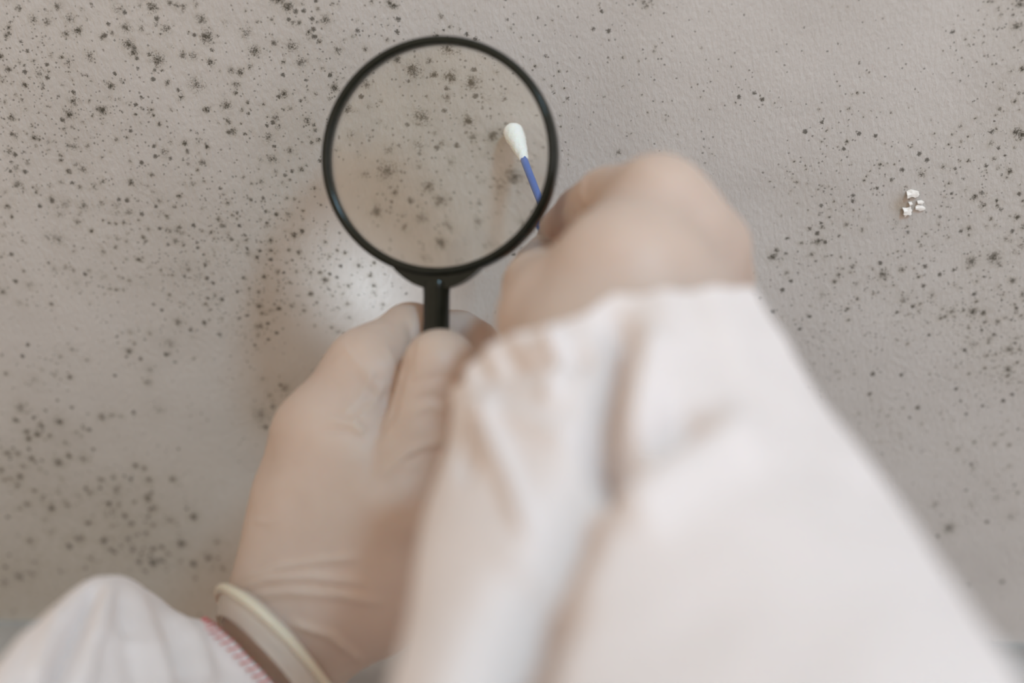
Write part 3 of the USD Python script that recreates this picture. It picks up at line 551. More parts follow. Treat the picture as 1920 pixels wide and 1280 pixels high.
def build_wall():
    c = np.array([wall_pt(x, y) for x, y in ((-30, -30), (1950, -30), (-30, 1310), (1950, 1310))])
    x0, x1, z0, z1 = c[:, 0].min(), c[:, 0].max(), 0.13, c[:, 1].max()
    # fine where the picture looks, coarser round it, wide beyond
    def axis(*spans):
        return np.concatenate([np.linspace(a, b, max(2, int(round((b - a) / h))), endpoint=False) for a, b, h in spans] + [[spans[-1][1]]])
    xs = axis((-1.6, x0 - 0.22, 0.06), (x0 - 0.22, x0, 0.0016), (x0, x1, 0.00055), (x1, x1 + 0.22, 0.0016), (x1 + 0.22, 1.6, 0.06))
    zs = axis((0.0, z0, 0.065), (z0, z1, 0.00055), (z1, z1 + 0.2, 0.0016), (z1 + 0.2, 2.4, 0.06))
    X, Z = np.meshgrid(xs, zs, indexing='ij')
    nx, nz = X.shape
    pts = np.stack([X, Z], -1).reshape(-1, 2)
    mould, specks, haze, bare = mould_fields(xs, zs)
    # plaster: gentle trowel waves; the mouldy film stands a hair proud
    q = np.stack([pts[:, 0] * 22, pts[:, 1] * 22, np.zeros(len(pts))], 1)
    y = (meshkit.fbm(q, 3, 3) - 0.5) * 0.0012
    y += 0.0005 * bare
    v = np.stack([pts[:, 0], y, pts[:, 1]], 1)
    i, j = np.meshgrid(np.arange(nx - 1), np.arange(nz - 1), indexing='ij')
    a = i * nz + j
    f = np.stack([a, a + nz, a + nz + 1, a + 1], -1).reshape(-1, 4)
    # a back so that the wall is a solid slab
    bx = trimesh.creation.box([3.2, 0.1, 2.4]); bx.apply_translation([0, 0.054, 1.2])
    v2 = np.vstack([v, bx.vertices]); f2 = np.vstack([f[:, [0, 1, 2]], f[:, [0, 2, 3]], bx.faces + len(v)])
    z = np.zeros(len(bx.vertices))
    p = part('wall_back', (v2, f2), M_WALL, None, True, 'pale grey plaster wall speckled all over with black mould',
             mould=np.r_[mould, z], specks=np.r_[specks, z], haze=np.r_[haze, z], bare=np.r_[bare, z])
    tag(p, category='wall', kind='structure')
    # paint chips still clinging round the bare patch
    for poly, lift in FLAKES:
        b = np.array([wall_pt(x, y) for x, y in poly]); cc = b.mean(0)
        ring = []
        for k in range(len(b)):
            for t in (0, 0.5):
                m = b[k] * (1 - t) + b[(k + 1) % len(b)] * t
                ring.append(m + (m - cc) * RNG.uniform(-0.16, 0.12))
        ring = np.array(ring); n = len(ring)
        top = -0.0006 - lift * np.linspace(0, 1, n) ** 2
        fr = np.stack([ring[:, 0], top, ring[:, 1]], 1); bk = fr + [0, 0.00035, 0]
        vv = np.vstack([fr, bk, [[cc[0], -0.0009 - lift * 0.3, cc[1]], [cc[0], -0.0005 - lift * 0.3, cc[1]]]])
        k = np.arange(n); k2 = (k + 1) % n
        ff = np.vstack([np.stack([k, k2, np.full(n, 2 * n)], 1), np.stack([k2 + n, k + n, np.full(n, 2 * n + 1)], 1),
                        np.stack([k2, k, k + n], 1), np.stack([k2, k + n, k2 + n], 1)])
        tm = trimesh.Trimesh(vv, ff, process=False)
        if tm.face_normals[:n, 1].mean() > 0:
            tm.invert()
        part('paint_flake', tm, M_FLAKE, p, False)
    return p


def colonies():
    """Mould colonies on the wall: x, z, radius (m), strength."""
    found = []
    for row in SPOTS.split():
        x, y, r, st = (float(k) for k in row.split(','))
        found.append((x, y, r / 10, st / 100))
    cx, cy, D, foc = 823.0, 291.0, 508.0, 250.0
    for row in SPOTS_LENS.split():
        x, y, r, st = (float(k) for k in row.split(','))
        px, py = x, y
        for _ in range(12):                       # undo the lens
            sdist = wall_depth(px, py) - D
            m = 1 / (1 - D * sdist / ((D + sdist) * foc))
            px, py = cx + (x - cx) / m, cy + (y - cy) / m
        found.append((px, py, r / 10 / m, st / 100))
    # the infestation runs on past the surveyed part, as thick as at its edge
    rng = np.random.default_rng(9)
    more = []
    for x, y, r, st in found:
        for qx, qy in ((-x, y), (3840 - x, y), (x, -y), (-x, -y), (3840 - x, -y)):
            if -1150 < qx < 3000 and -900 < qy and rng.random() < 0.8:
                more.append((qx + rng.normal(0, 14), qy + rng.normal(0, 14), r * rng.uniform(0.7, 1.2), st))
    out = []
    for x, y, r, st in found + more:
        out.append((*wall_pt(x, y), r * wall_depth(x, y) / F_PX / 1000, st))
    return np.array(out)


def mould_fields(xs, zs):
    from scipy.ndimage import gaussian_filter, map_coordinates
    sp = colonies()
    mould = np.zeros((len(xs), len(zs))); halo = np.zeros_like(mould)
    for x, z, r, st in sp:
        R = max(1.9 * r, 0.0010)
        a, b = np.searchsorted(xs, [x - 2.2 * R, x + 2.2 * R]); c, d = np.searchsorted(zs, [z - 2.2 * R, z + 2.2 * R])
        if b <= a or d <= c:
            continue
        dd = np.hypot(xs[a:b, None] - x, zs[None, c:d] - z) / R
        w = mould[a:b, c:d]
        np.maximum(w, (0.16 + 0.95 * st) * np.clip(1 - dd, 0, 1) ** 1.15, out=w)
        h = halo[a:b, c:d]
        np.maximum(h, 0.55 * st * np.exp(-(dd / 0.85) ** 2), out=h)
    # specks crowd where the colonies do
    n = 400; g = np.zeros((n, n)); lo = np.array([-0.5, 0.0]); step = 1.0 / n
    for x, z, r, st in sp:
        i, k = int((x - lo[0]) / step), int((z - lo[1]) / step)
        if 0 <= i < n and 0 <= k < n:
            g[i, k] += min(1.0, 0.4 + st * r / 0.0018)
    g = gaussian_filter(g, 3.2)
    g = np.clip(g / np.percentile(g[g > 0.01], 88), 0, 1)
    # the wall beyond the picture is as mouldy as the part in it
    I, K = np.meshgrid((xs - lo[0]) / step, (zs - lo[1]) / step, indexing='ij')
    dens = map_coordinates(g, [I, K], order=1, mode='nearest')
    specks = 0.05 + 0.42 * dens
    haze = 0.30 * dens + halo
    # mould stain plus shade painted into the colour, strongest low at the left
    haze += 1.0 * np.clip((0.30 - zs[None]) / 0.13, 0, 1) ** 1.5 * np.clip((0.02 - xs[:, None]) / 0.22, 0, 1)
    specks[(np.abs(xs)[:, None] > 0.45) | (zs[None] > 0.85)] = 0.25
    # rub and bare brown patch round the flaked paint
    bx, bz = wall_pt(1692, 385)
    bare = 0.8 * np.exp(-(((xs[:, None] - bx) / 0.0042) ** 2 + ((zs[None] - bz) / 0.0045) ** 2))
    return mould.ravel(), specks.ravel(), np.clip(haze, 0, 1).ravel(), bare.ravel()


build_wall()

prof = np.array([(0.0, 0.0), (-0.014, 0.0), (-0.014, 0.128), (-0.011, 0.138), (-0.006, 0.143), (-0.004, 0.150), (0.0, 0.150)])
nb = len(prof)
vb = np.vstack([np.c_[np.full(nb, x), prof] for x in (-1.6, 1.6)])
kb = np.arange(nb - 1)
qb = np.stack([kb, kb + 1, kb + 1 + nb, kb + nb], 1)
tb = trimesh.Trimesh(vb, np.vstack([qb[:, [0, 1, 2]], qb[:, [0, 2, 3]]]), process=False)
if tb.face_normals[np.argmax(np.abs(tb.face_normals[:, 1]))][1] > 0:
    tb.invert()
tag(part('baseboard_back', tb, M_BASE, None, 40, 'grey-white painted skirting along the foot of the mouldy wall'), category='skirting board', kind='structure')
fl = trimesh.creation.box([3.2, 2.2, 0.04]); fl.apply_translation([0, -1.1, -0.0205])
tag(part('floor', fl, M_FLOOR, None, False, 'dark wooden floor below the mouldy wall'), category='floor', kind='structure')

# ---------------------------------------------------------------- magnifying glass
LZ = 508.0
LC = P(824, 294, LZ)
_t = math.radians(-9.0)
LROT = np.array([[math.cos(_t), 0, math.sin(_t)], [0, 1, 0], [-math.sin(_t), 0, math.cos(_t)]])


def WL_(v):
    """Room position of a point of the magnifying glass, which is turned a little to the left."""
    return W((np.asarray(v) - LC) @ LROT.T + LC)



def ring(profile, centre, seg=128):
    """Lathe a closed (r, z) profile about the line of sight through centre (mm)."""
    pr = np.asarray(profile, float); n = len(pr)
    a = np.arange(seg) / seg * 2 * np.pi
    v = np.stack([centre[0] + pr[None, :, 0] * np.cos(a)[:, None], centre[1] + pr[None, :, 0] * np.sin(a)[:, None], centre[2] + np.broadcast_to(pr[None, :, 1], (seg, n))], -1).reshape(-1, 3)
    i, j = np.meshgrid(np.arange(seg), np.arange(n), indexing='ij')
    q = np.stack([i * n + j, ((i + 1) % seg) * n + j, ((i + 1) % seg) * n + (j + 1) % n, i * n + (j + 1) % n], -1).reshape(-1, 4)
    t = trimesh.Trimesh(v, np.vstack([q[:, [0, 1, 2]], q[:, [0, 2, 3]]]), process=False)
    if t.volume < 0:
        t.invert()
    return np.array(t.vertices), np.array(t.faces)


def rounded(pts, r=0.6, k=4):
    """Round the corners of a closed profile."""
    pts = np.asarray(pts, float); out = []
    for i in range(len(pts)):
        p, a, b = pts[i], pts[i - 1], pts[(i + 1) % len(pts)]
        u, w = (a - p), (b - p)
        ru = min(r, 0.45 * np.linalg.norm(u)); rw = min(r, 0.45 * np.linalg.norm(w))
        s, e = p + u / np.linalg.norm(u) * ru, p + w / np.linalg.norm(w) * rw
        for t in np.linspace(0, 1, k):
            out.append((1 - t) ** 2 * s + 2 * t * (1 - t) * p + t * t * e)
    return np.array(out)


def magnifier():
    t = thing('magnifying_glass', 'round magnifying glass with black plastic rim and handle held before the wall', 'magnifying glass', at=W(P(822, 700, LZ)))
    R = 42.9
    part('rim', (lambda m: (WL_(m[0]), m[1]))(ring(rounded([(39.6, 4.2), (40.7, 5.0), (R - 0.7, 4.4), (R, 2.6), (R, -3.4), (R - 0.8, -4.6), (40.7, -4.8), (39.6, -4.2)], 0.9), LC)), M_BLACK, t, 45)
    # biconvex lens, f about 250 mm
    Rc, rl, edge = 250.0, 40.1, 0.9
    rr = np.r_[0.0, np.linspace(0.4, rl, 48)]
    sag = np.sqrt(Rc ** 2 - rr ** 2) - np.sqrt(Rc ** 2 - rl ** 2)
    zf = edge + sag
    seg = 128; a = np.arange(seg) / seg * 2 * np.pi
    def side(s):
        v = [[0, 0, s * zf[0]]]
        for r_, z_ in zip(rr[1:], zf[1:]):
            v += [[r_ * math.cos(x), r_ * math.sin(x), s * z_] for x in a]
        f = [[0, 1 + k, 1 + (k + 1) % seg] for k in range(seg)]
        for i in range(len(rr) - 2):
            o, o2 = 1 + i * seg, 1 + (i + 1) * seg
            for k in range(seg):
                k2 = (k + 1) % seg
                f += [[o + k, o2 + k, o2 + k2], [o + k, o2 + k2, o + k2]]
        f = np.array(f)
        return np.array(v), f if s > 0 else f[:, ::-1]
    (v1, f1), (v2, f2) = side(1), side(-1)
    last = 1 + (len(rr) - 2) * seg; n1 = len(v1)
    band = []
    for k in range(seg):
        k2 = (k + 1) % seg
        band += [[last + k, last + k2 + n1, last + k2], [last + k, last + k + n1, last + k2 + n1]]
    lens = trimesh.Trimesh(np.vstack([v1, v2]), np.vstack([f1, f2 + n1, band]), process=False)
    band_start = len(f1) + len(f2)
    if lens.volume < 0:
        lens.invert()
    # exact normals on the curved faces keep the refraction clean
    part('lens', (WL_(np.array(lens.vertices) + LC), np.array(lens.faces)), M_GLASS, t, 30, 'clear biconvex glass lens')
    # collar: crescent bracket that carries the rim, with a neck
    yb = LC[1]
    ang = np.radians(np.linspace(-21.5, 21.5, 41))
    outer = []
    for x in ang:
        outer.append((R * math.sin(x), -R * math.cos(x) + 0.9))
    low = []
    for s in np.linspace(1, -1, 41):
        x = 15.6 * s
        e = abs(s)
        low.append((x, -R * math.cos(math.asin(min(1, abs(x) / R))) - 4.4 * (1 - e ** 2.2) - 0.1))
    from shapely.geometry import Polygon
    sh = Polygon(outer + low).buffer(0.01)
    sh = sh if sh.geom_type == 'Polygon' else max(sh.geoms, key=lambda g: g.area)
    ex = trimesh.creation.extrude_polygon(sh, 7.0, engine='earcut'); ex.apply_translation([LC[0] - 0.4, LC[1], LC[2] - 3.6])
    part('collar', (WL_(np.array(ex.vertices)), np.array(ex.faces)), M_BLACK, t, 40)
    # handle: lathed along the down direction, slimmer neck then grip
    ys = np.array([-44.5, -45.5, -47, -49, -60, -64, -68, -80, -110, -128, -134, -137, -138.5])
    rs = np.array([4.6, 4.85, 4.9, 4.75, 4.75, 5.0, 5.4, 6.2, 7.2, 7.4, 6.8, 5.0, 2.0])
    hv, hf = tube(np.stack([np.full(len(ys), LC[0] - 1.0) + 0.01 * (ys + 44), LC[1] + ys, np.full(len(ys), LC[2])], 1), rs, 40)
    part('handle', (WL_(hv), hf), M_BLACK, t, 40)
    return t


magnifier()

# ---------------------------------------------------------------- cotton swab
S_PINCH = P(1021, 446, 527)
S_TIP = P(930, 252, wall_depth(930, 252) - 3.2)


def swab():
    t = thing('cotton_swab', 'blue cotton swab pinched between gloved fingers, its white tip touching the wall', 'cotton swab', at=W(S_PINCH))
    d = (S_TIP - S_PINCH); L = np.linalg.norm(d); d /= L
    start = S_PINCH - d * 14
    ss = np.linspace(0, L + 14 - 4, 12)
    v, f = tube([start + d * s for s in ss], 1.15, 20)
    part('stick', (W(v), f), M_BLUE, t, 45, 'blue plastic stick')
    prof = [(0, 1.2), (1.2, 1.5), (4, 1.85), (7, 2.3), (10, 2.75), (12.8, 3.0), (14.4, 2.8), (15.5, 2.0), (16.0, 0.7)]
    ss = np.linspace(0, 16, 33); rr = np.interp(ss, *zip(*prof))
    v, f = tube([S_TIP + d * (s - 15.4) for s in ss], rr, 28)
    n = normals(v, f)
    v = v + n * ((meshkit.fbm(v * 0.8, 3, 7) - 0.5) * 0.7)[:, None]
    part('cotton_tip', (W(v), f), M_COTTON, t, True, 'white cotton bud')
    # second bud hidden in the hand
    v, f = tube([start - d * (s - 4) for s in ss], rr, 16)
    part('cotton_tip', (W(v), f), M_COTTON, t)


swab()

# ---------------------------------------------------------------- person: two arms in coverall sleeves and latex gloves
person = thing('person', 'person in white coverall and latex gloves holding magnifying glass and swab to the wall', 'person', at=W(np.array([30.0, -300.0, -100.0])))

# cloth stations: left, right and front point of the sleeve at each step up the arm
ER, SHR = np.array([43.0, -146.0, -210.0]), np.array([178.0, -112.0, 110.0])
EL, SHL = np.array([-120.0, -150.0, -255.0]), np.array([-178.0, -112.0, 110.0])
ST_R = [
    (P(850, 742, 414), P(1418, 578, 418), P(1128, 560, 381)),
    (P(846, 800, 402), P(1462, 655, 407), P(1150, 660, 364)),
    (P(800, 950, 380), P(1572, 800, 382), P(1180, 830, 338)),
    (P(765, 1110, 355), P(1690, 955, 352), P(1230, 1000, 310)),
    (P(735, 1270, 332), P(1795, 1110, 326), P(1280, 1180, 285)),
    (P(700, 1480, 300), P(1900, 1290, 298), P(1330, 1400, 256)),
    (ER + [-52, 15, 15], ER + [62, 5, 10], ER + [5, 44, 42]),
    (ER * 0.6 + SHR * 0.4 + [-30, 10, 40], ER * 0.6 + SHR * 0.4 + [36, -10, -40], ER * 0.6 + SHR * 0.4 + [-20, 55, 5]),
    (SHR + [-40, 5, 40], SHR + [40, -5, -40], SHR + [-15, 65, 0])]
ST_L = [
    (P(380, 1172, 514), P(598, 1400, 526), P(480, 1246, 484)),
    (P(328, 1140, 504), P(594, 1470, 516), P(425, 1285, 468)),
    (P(240, 1085, 484), P(575, 1570, 500), P(350, 1310, 440)),
    (P(130, 1128, 456), P(545, 1690, 474), P(265, 1395, 406)),
    (P(5, 1264, 416), P(470, 1850, 430), P(180, 1530, 362)),
    (P(-120, 1450, 370), P(400, 2070, 378), P(80, 1740, 314)),
    (EL + [-44, 28, 15], EL + [44, -28, 10], EL + [5, 42, 40]),
    (EL * 0.6 + SHL * 0.4 + [-36, -10, -40], EL * 0.6 + SHL * 0.4 + [30, 10, 40], EL * 0.6 + SHL * 0.4 + [20, 55, 5]),
    (SHL + [-40, -5, -40], SHL + [40, 5, 40], SHL + [15, 65, 0])]


def arm_in(stations, first, r0, start):
    """Forearm and upper arm down the middle of a sleeve."""
    pts, rad = [first], [r0]
    for l, r, f in stations[start:]:
        c = (l + r) / 2
        c = c - (f - c) * 0.3
        pts.append(c); rad.append(min(44.0, max(r0, 0.36 * min(np.linalg.norm(r - l) / 2, np.linalg.norm(f - c)))))
    return pts, rad


# --- left hand, wrapped round the handle
HL = Flesh()
WL = P(578, 1130, 514)                      # wrist
FL1 = P(505, 1285, 522)
HL.bone(WL, P(612, 960, 514), 25.5, 25.5, 4)
HL.bone(WL, P(606, 822, 512), 24, 16.5, 12)             # index metacarpal
HL.bone(WL + [0, 0, -10], P(622, 858, 533), 21, 15, 12)
HL.bone(WL + [2, 0, -15], P(635, 910, 553), 19, 14, 12)
HL.bone(WL + [4, 0, -20], P(648, 968, 570), 18, 13, 12)
HL.bone(P(695, 1060, 510), P(665, 850, 504), 24, 18, 16)   # web and thenar
HL.bone(P(695, 1080, 512), P(800, 960, 508), 23, 16, 14)
HL.bone(P(660, 830, 508), P(718, 752, 510), 17, 13.5, 10)
HL.chain([P(606, 818, 512), P(694, 698, 512), P(768, 625, 521)], [16.0, 14.2, 10.4], 8)
HL.chain([P(768, 625, 521), P(860, 632, 536), P(888, 648, 530)], [10.4, 9.0, 8.6], 2.0)
HL.chain([P(888, 648, 530), P(880, 700, 516)], [8.6, 7.6], 2.0)
HL.chain([P(622, 855, 533), P(740, 735, 548), P(878, 735, 549), P(880, 770, 528)], [14, 11, 9.4, 8.2], 2.5, 8)
HL.chain([P(635, 908, 553), P(750, 820, 562), P(870, 815, 552), P(865, 845, 530)], [13.4, 10.6, 9.2, 8.2], 2.5, 8)
HL.chain([P(648, 965, 570), P(745, 908, 568), P(842, 895, 554), P(840, 920, 534)], [12.4, 9.4, 8.3, 7.3], 2.5, 8)
HL.chain([P(655, 1085, 508), P(742, 945, 497), P(802, 800, 492), P(825, 688, 490)], [23, 18, 13.6, 12.3], 1.2, 13)
BL = Flesh(); BL.b = list(HL.b)
BL.bone(WL, FL1, 23, 22.5, 10)
BL.chain(*arm_in(ST_L, FL1, 21, 3), 6)
AX_L = (FL1 - WL) / np.linalg.norm(FL1 - WL)
_hx = [LROT @ np.array([-1.0 + 0.01 * (y + 44), y, 0.0]) + LC for y in (-52.0, -68.0, -112.0, -137.0)]
GRIP_L = [(_hx[0], _hx[1], 5.0, 5.7), (_hx[1], _hx[2], 5.7, 7.6), (_hx[2], _hx[3], 7.6, 7.2)]
CUT_L = P(522, 1225, 518)
HLg = Flesh(); HLg.b = list(HL.b); HLg.held = GRIP_L; BL.held = GRIP_L; HLg.bone(WL, FL1, 23, 22.5, 10)
GLOVE_CREASES_L = [
    ([(640, 780), (680, 740), (700, 690)], 6, 0.5), ([(655, 800), (700, 760), (722, 715)], 5, 0.5), ([(720, 640), (745, 690), (750, 720)], 5, 0.4),
    ([(452, 1085), (520, 1062), (600, 1050), (680, 1045)], 7, 1.1), ([(448, 1105), (500, 1085), (580, 1080), (690, 1092)], 8, 1.4),
    ([(460, 1118), (540, 1108), (640, 1115), (720, 1130)], 8, 1.3), ([(540, 1165), (620, 1190), (680, 1240)], 8, 1.4),
    ([(475, 975), (500, 978), (530, 970)], 5, 0.5),
    ([(690, 818), (655, 795), (610, 780)], 7, 0.8), ([(690, 822), (650, 805), (590, 803)], 6, -0.6), ([(680, 815), (660, 780)], 6, 0.7),
    ([(640, 640), (680, 690), (720, 740)], 6, 0.5), ([(760, 590), (775, 650), (768, 720)], 5, -0.5),
    ([(770, 655), (750, 725), (736, 780), (700, 832)], 5.0, -0.8),
    ([(768, 752), (800, 742), (850, 748)], 5, -0.6), ([(772, 775), (805, 762), (850, 768)], 6, 0.6), ([(760, 720), (820, 705), (870, 712)], 5, -0.4),
    ([(700, 900), (760, 850), (840, 820)], 10, 0.8), ([(755, 865), (800, 845), (850, 850)], 6, -0.6)]


def glove(flesh, h, creases, cut, lift=0.8, seed=1):
    m = flesh.mesh(h, lift, cut)
    v, f = np.array(m.vertices), np.array(m.faces)
    n = normals(v, f)
    v = v + n * ((meshkit.fbm(v * 0.07, 3, seed) - 0.5) * 1.0)[:, None]
    v = crease(v, n, creases)
    return v, f


# --- right hand, back towards the lens, pinching the swab
HR = Flesh()
WR = P(1175, 675, 420)
HR.bone(WR, P(1180, 530, 428), 22, 24, 10)
HR.bone(WR, P(1236, 385, 438), 22, 13.3, 8)      # metacarpals
HR.bone(WR, P(1282, 438, 441), 22, 12.8, 6)
HR.bone(WR + [4, 0, 0], P(1318, 470, 452), 21, 13.0, 6)
HR.bone(WR + [7, 0, -6], P(1326, 528, 466), 21, 12.6, 6)
HR.bone(WR + [-12, 0, 0], P(1046, 602, 436), 22, 16, 12)         # thumb base
HR.bone(P(1062, 585, 438), P(1195, 432, 442), 13, 11.5, 8)        # web
HR.chain([P(1046, 605, 440), P(1012, 540, 480), P(1013, 508, 518), P(1024, 487, 528)], [16, 11.5, 9.3, 8.4], 3, 10)
HR.chain([P(1236, 380, 440), P(1142, 378, 482), P(1092, 398, 514), P(1050, 434, 529)], [13.3, 10.8, 8.8, 7.4], 2.5, 8)
HR.chain([P(1282, 436, 442), P(1250, 415, 487), P(1165, 445, 512), P(1125, 475, 500)], [12.8, 10.4, 9, 8], 2.5, 8)
HR.chain([P(1318, 470, 454), P(1300, 460, 497), P(1205, 495, 510), P(1165, 515, 492)], [13.0, 10, 9, 8], 2.5, 8)
HR.chain([P(1326, 525, 466), P(1312, 525, 505), P(1235, 548, 508), P(1200, 558, 490)], [12.5, 9, 8, 7.2], 2.5, 8)
FR1 = WR * 0.5 + (ST_R[2][0] + ST_R[2][1]) * 0.25
BR = Flesh(); BR.b = list(HR.b)
BR.bone(WR, FR1, 22, 22, 10)
BR.chain(*arm_in(ST_R, FR1, 22, 3), 6)
AX_R = (ER - WR) / np.linalg.norm(ER - WR)
HRg = Flesh(); HRg.b = list(HR.b); HRg.held = BR.held = [(S_PINCH + (S_PINCH - S_TIP) * 0.25, S_TIP, 1.35, 1.35)]; HRg.bone(WR, FR1, 22, 22, 10)
CREASES_R = [([(1095, 335), (1090, 360), (1098, 385)], 5, 0.8), ([(1085, 345), (1078, 372), (1088, 395)], 5, -0.6), ([(1068, 415), (1072, 430)], 4, -0.6)]

bl = BL.mesh(2.2, lambda g: np.where((g - CUT_L) @ AX_L > -2, -0.5, -3.5))
br = BR.mesh(2.2, lambda g: np.where((g - FR1) @ AX_R > -2, -0.5, -3.5))


# --- the rest of the wearer, cross-legged on the floor behind the lens
def S(x, y, z):
    """Room point (m) in the sight frame (mm)."""
    d = np.array([x, y, z]) - CAM
    return np.array([d @ _r, d @ _u, -(d @ _f)]) * 1000


def both(fl, a, b, ra, rb, k):
    for sx in (-1, 1):
        fl.bone(S(sx * a[0], *a[1:]), S(sx * b[0], *b[1:]), ra, rb, k)


NW = W(np.array([0.0, -104.0, 128.0]))
ny, py = NW[1] - 0.01, NW[1] - 0.05
TORSO = Flesh()
TORSO.bone(S(-0.08, py, 0.125), S(0.08, py, 0.125), 105, 105)
both(TORSO, (0.06, py, 0.15), (0.075, ny - 0.01, 0.38), 108, 112, 30)
both(TORSO, (0.06, ny - 0.01, 0.42), (0.155, W(SHR)[1], 0.535), 95, 66, 30)
LEGS = Flesh()
both(LEGS, (0.10, py + 0.02, 0.115), (0.31, py + 0.31, 0.12), 88, 62, 20)
both(LEGS, (0.31, py + 0.31, 0.12), (-0.01, py + 0.24, 0.075), 60, 42, 16)
FEET = Flesh()
both(FEET, (-0.01, py + 0.24, 0.07), (-0.15, py + 0.27, 0.05), 40, 30, 10)
HC = np.array([0.0, 32.0, 200.0])
SKULL = Flesh().bone(HC + [0, 25, 15], HC + [0, 25, -5], 78, 74)
HEAD = Flesh(); HEAD.b = list(SKULL.b)
HEAD.bone(HC + [0, -30, -30], HC + [0, -62, -48], 52, 24, 14)
for sx in (-1, 1):
    HEAD.bone(HC + [sx * 30, -10, -40], HC + [sx * 24, -30, -44], 30, 26, 12)
    HEAD.bone(HC + [sx * 12, 24, -70], HC + [sx * 36, 22, -60], 11, 10, 8)
    HEAD.bone(HC + [sx * 68, 12, 8], HC + [sx * 66, -22, 4], 9, 7, 5)
HEAD.bone(HC + [0, 10, -78], HC + [0, -18, -92], 8, 10, 6)
HEAD.bone(HC + [-17, -41, -73], HC + [17, -41, -73], 6, 6, 3)
HEAD.bone(HC + [-13, -50, -71], HC + [13, -50, -71], 6, 6, 3)
HEAD.bone(HC + [0, -60, 15], S(0, ny, 0.47), 52, 60, 16)
tor, leg, head, foot = TORSO.mesh(8.0, -6.0), LEGS.mesh(7.0, -6.0), HEAD.mesh(3.5), FEET.mesh(5.0, -4.0)
part('body', (lambda m: (W(m[0]), m[1]))(join(*[(np.array(m.vertices), np.array(m.faces)) for m in (bl, br, tor, leg, head, foot)])), M_SKIN, person, True, 'brown skin, seen as a bare strip at the wrist between glove and sleeve')
for sx in (-1, 1):
    e = trimesh.creation.icosphere(3, 12.5); e.apply_translation(HC + [sx * 31, 8, -62])
    eye = part('eye', (W(np.array(e.vertices)), np.array(e.faces)), M_COTTON, person)
    e = trimesh.creation.icosphere(3, 6.5); e.apply_translation(HC + [sx * 31, 7, -69.5])
    part('iris', (W(np.array(e.vertices)), np.array(e.faces)), M_BLACK, eye)
HOOD = Flesh(); HOOD.b = list(SKULL.b)
HOOD.bone(HC + [0, -25, 5], HC + [0, -70, 20], 72, 66, 20).bone(HC + [0, -70, 20], S(0, ny, 0.46), 66, 80, 20)
FACE = HC + [0, -14, -108]
hood = HOOD.mesh(4.0, 9.0, lambda g: 92.0 - np.linalg.norm((g - FACE) * [1.12, 0.92, 1.0], axis=-1))
suit = Flesh(); suit.b = TORSO.b + LEGS.b
sm = suit.mesh(8.0, 10.0)
def crumple(m, seed):
    v, f = np.array(m.vertices), np.array(m.faces)
    return v + normals(v, f) * ((meshkit.fbm(v * 0.02, 3, seed) - 0.5) * 12)[:, None], f
part('coverall', (lambda m: (W(m[0]), m[1]))(crumple(sm, 41)), M_CLOTH, person, True)
part('hood', (lambda m: (W(m[0]), m[1]))(crumple(hood, 43)), M_CLOTH, person, True)
for k in (0, 1):
    shoe = Flesh(); shoe.b = [FEET.b[k]]
    fv, ff = crumple(shoe.mesh(5.0, 6.0), 47 + k)
    part('boot_cover', (W(fv), ff), M_CLOTH, person, True)

gv, gf = glove(HLg, 1.15, GLOVE_CREASES_L, lambda g: (g - CUT_L) @ AX_L, 0.8, 1)
g_left = part('glove', (W(gv), gf), M_GLOVE, person, True, 'cream latex glove gripping the magnifying glass handle')
gv, gf = glove(HRg, 1.2, CREASES_R, lambda g: (g - FR1) @ AX_R, 0.8, 2)
g_right = part('glove', (W(gv), gf), M_GLOVE, person, True, 'cream latex glove pinching the cotton swab')


def sheath(stations, nu, nv, disp=None, thick=0.5, edge=None):
    """Cloth tube through stations (left, right, front points in the sight frame); disp(v, n, phi, s) shapes it."""
    from scipy.interpolate import CubicSpline
    st = np.array([np.r_[(l + r) / 2, (r - l) / 2, f - (l + r) / 2] for l, r, f in stations])
    ln = np.r_[0, np.cumsum(np.linalg.norm(np.diff(st[:, :3], axis=0), axis=1))]
    s = np.linspace(0, ln[-1], nv)
    c = CubicSpline(ln, st)(s)
    phi = np.arange(nu) / nu * 2 * np.pi
    v = c[:, None, :3] + np.cos(phi)[None, :, None] * c[:, None, 3:6] + np.sin(phi)[None, :, None] * c[:, None, 6:9]
    if edge is not None:
        ax = c[0, :3] - c[8, :3]; ax /= np.linalg.norm(ax)
        sh = np.interp(np.degrees(phi), *zip(*edge), period=360)
        v = v + ax * (sh[None, :, None] * np.exp(-(s / 22.0) ** 2)[:, None, None])
    v = v.reshape(-1, 3)
    i, j = np.meshgrid(np.arange(nv - 1), np.arange(nu), indexing='ij')
    a, b = i * nu + j, i * nu + (j + 1) % nu
    q = np.stack([a, b, b + nu, a + nu], -1).reshape(-1, 4)
    f = np.vstack([q[:, [0, 1, 2]], q[:, [0, 2, 3]]])
    n = normals(v, f)
    cc = np.repeat(c[:, :3], nu, 0)
    if ((v - cc) * n).sum() < 0:
        f = f[:, ::-1]; n = -n
    if disp is not None:
        v = disp(v, n, np.tile(phi, nv), np.repeat(s, nu))
        n = normals(v, f)
    m = len(v)
    inner = v - n * thick
    k = np.arange(nu); k2 = (k + 1) % nu
    o = (nv - 1) * nu
    rim = np.vstack([np.stack([k, k2, k2 + m], 1), np.stack([k, k2 + m, k + m], 1), np.stack([o + k2, o + k, o + k + m], 1), np.stack([o + k2, o + k + m, o + k2 + m], 1)])
    t = trimesh.Trimesh(np.vstack([v, inner]), np.vstack([f, f[:, ::-1] + m, rim]), process=False)
    return np.array(t.vertices), np.array(t.faces), v[:nu], n[:nu]


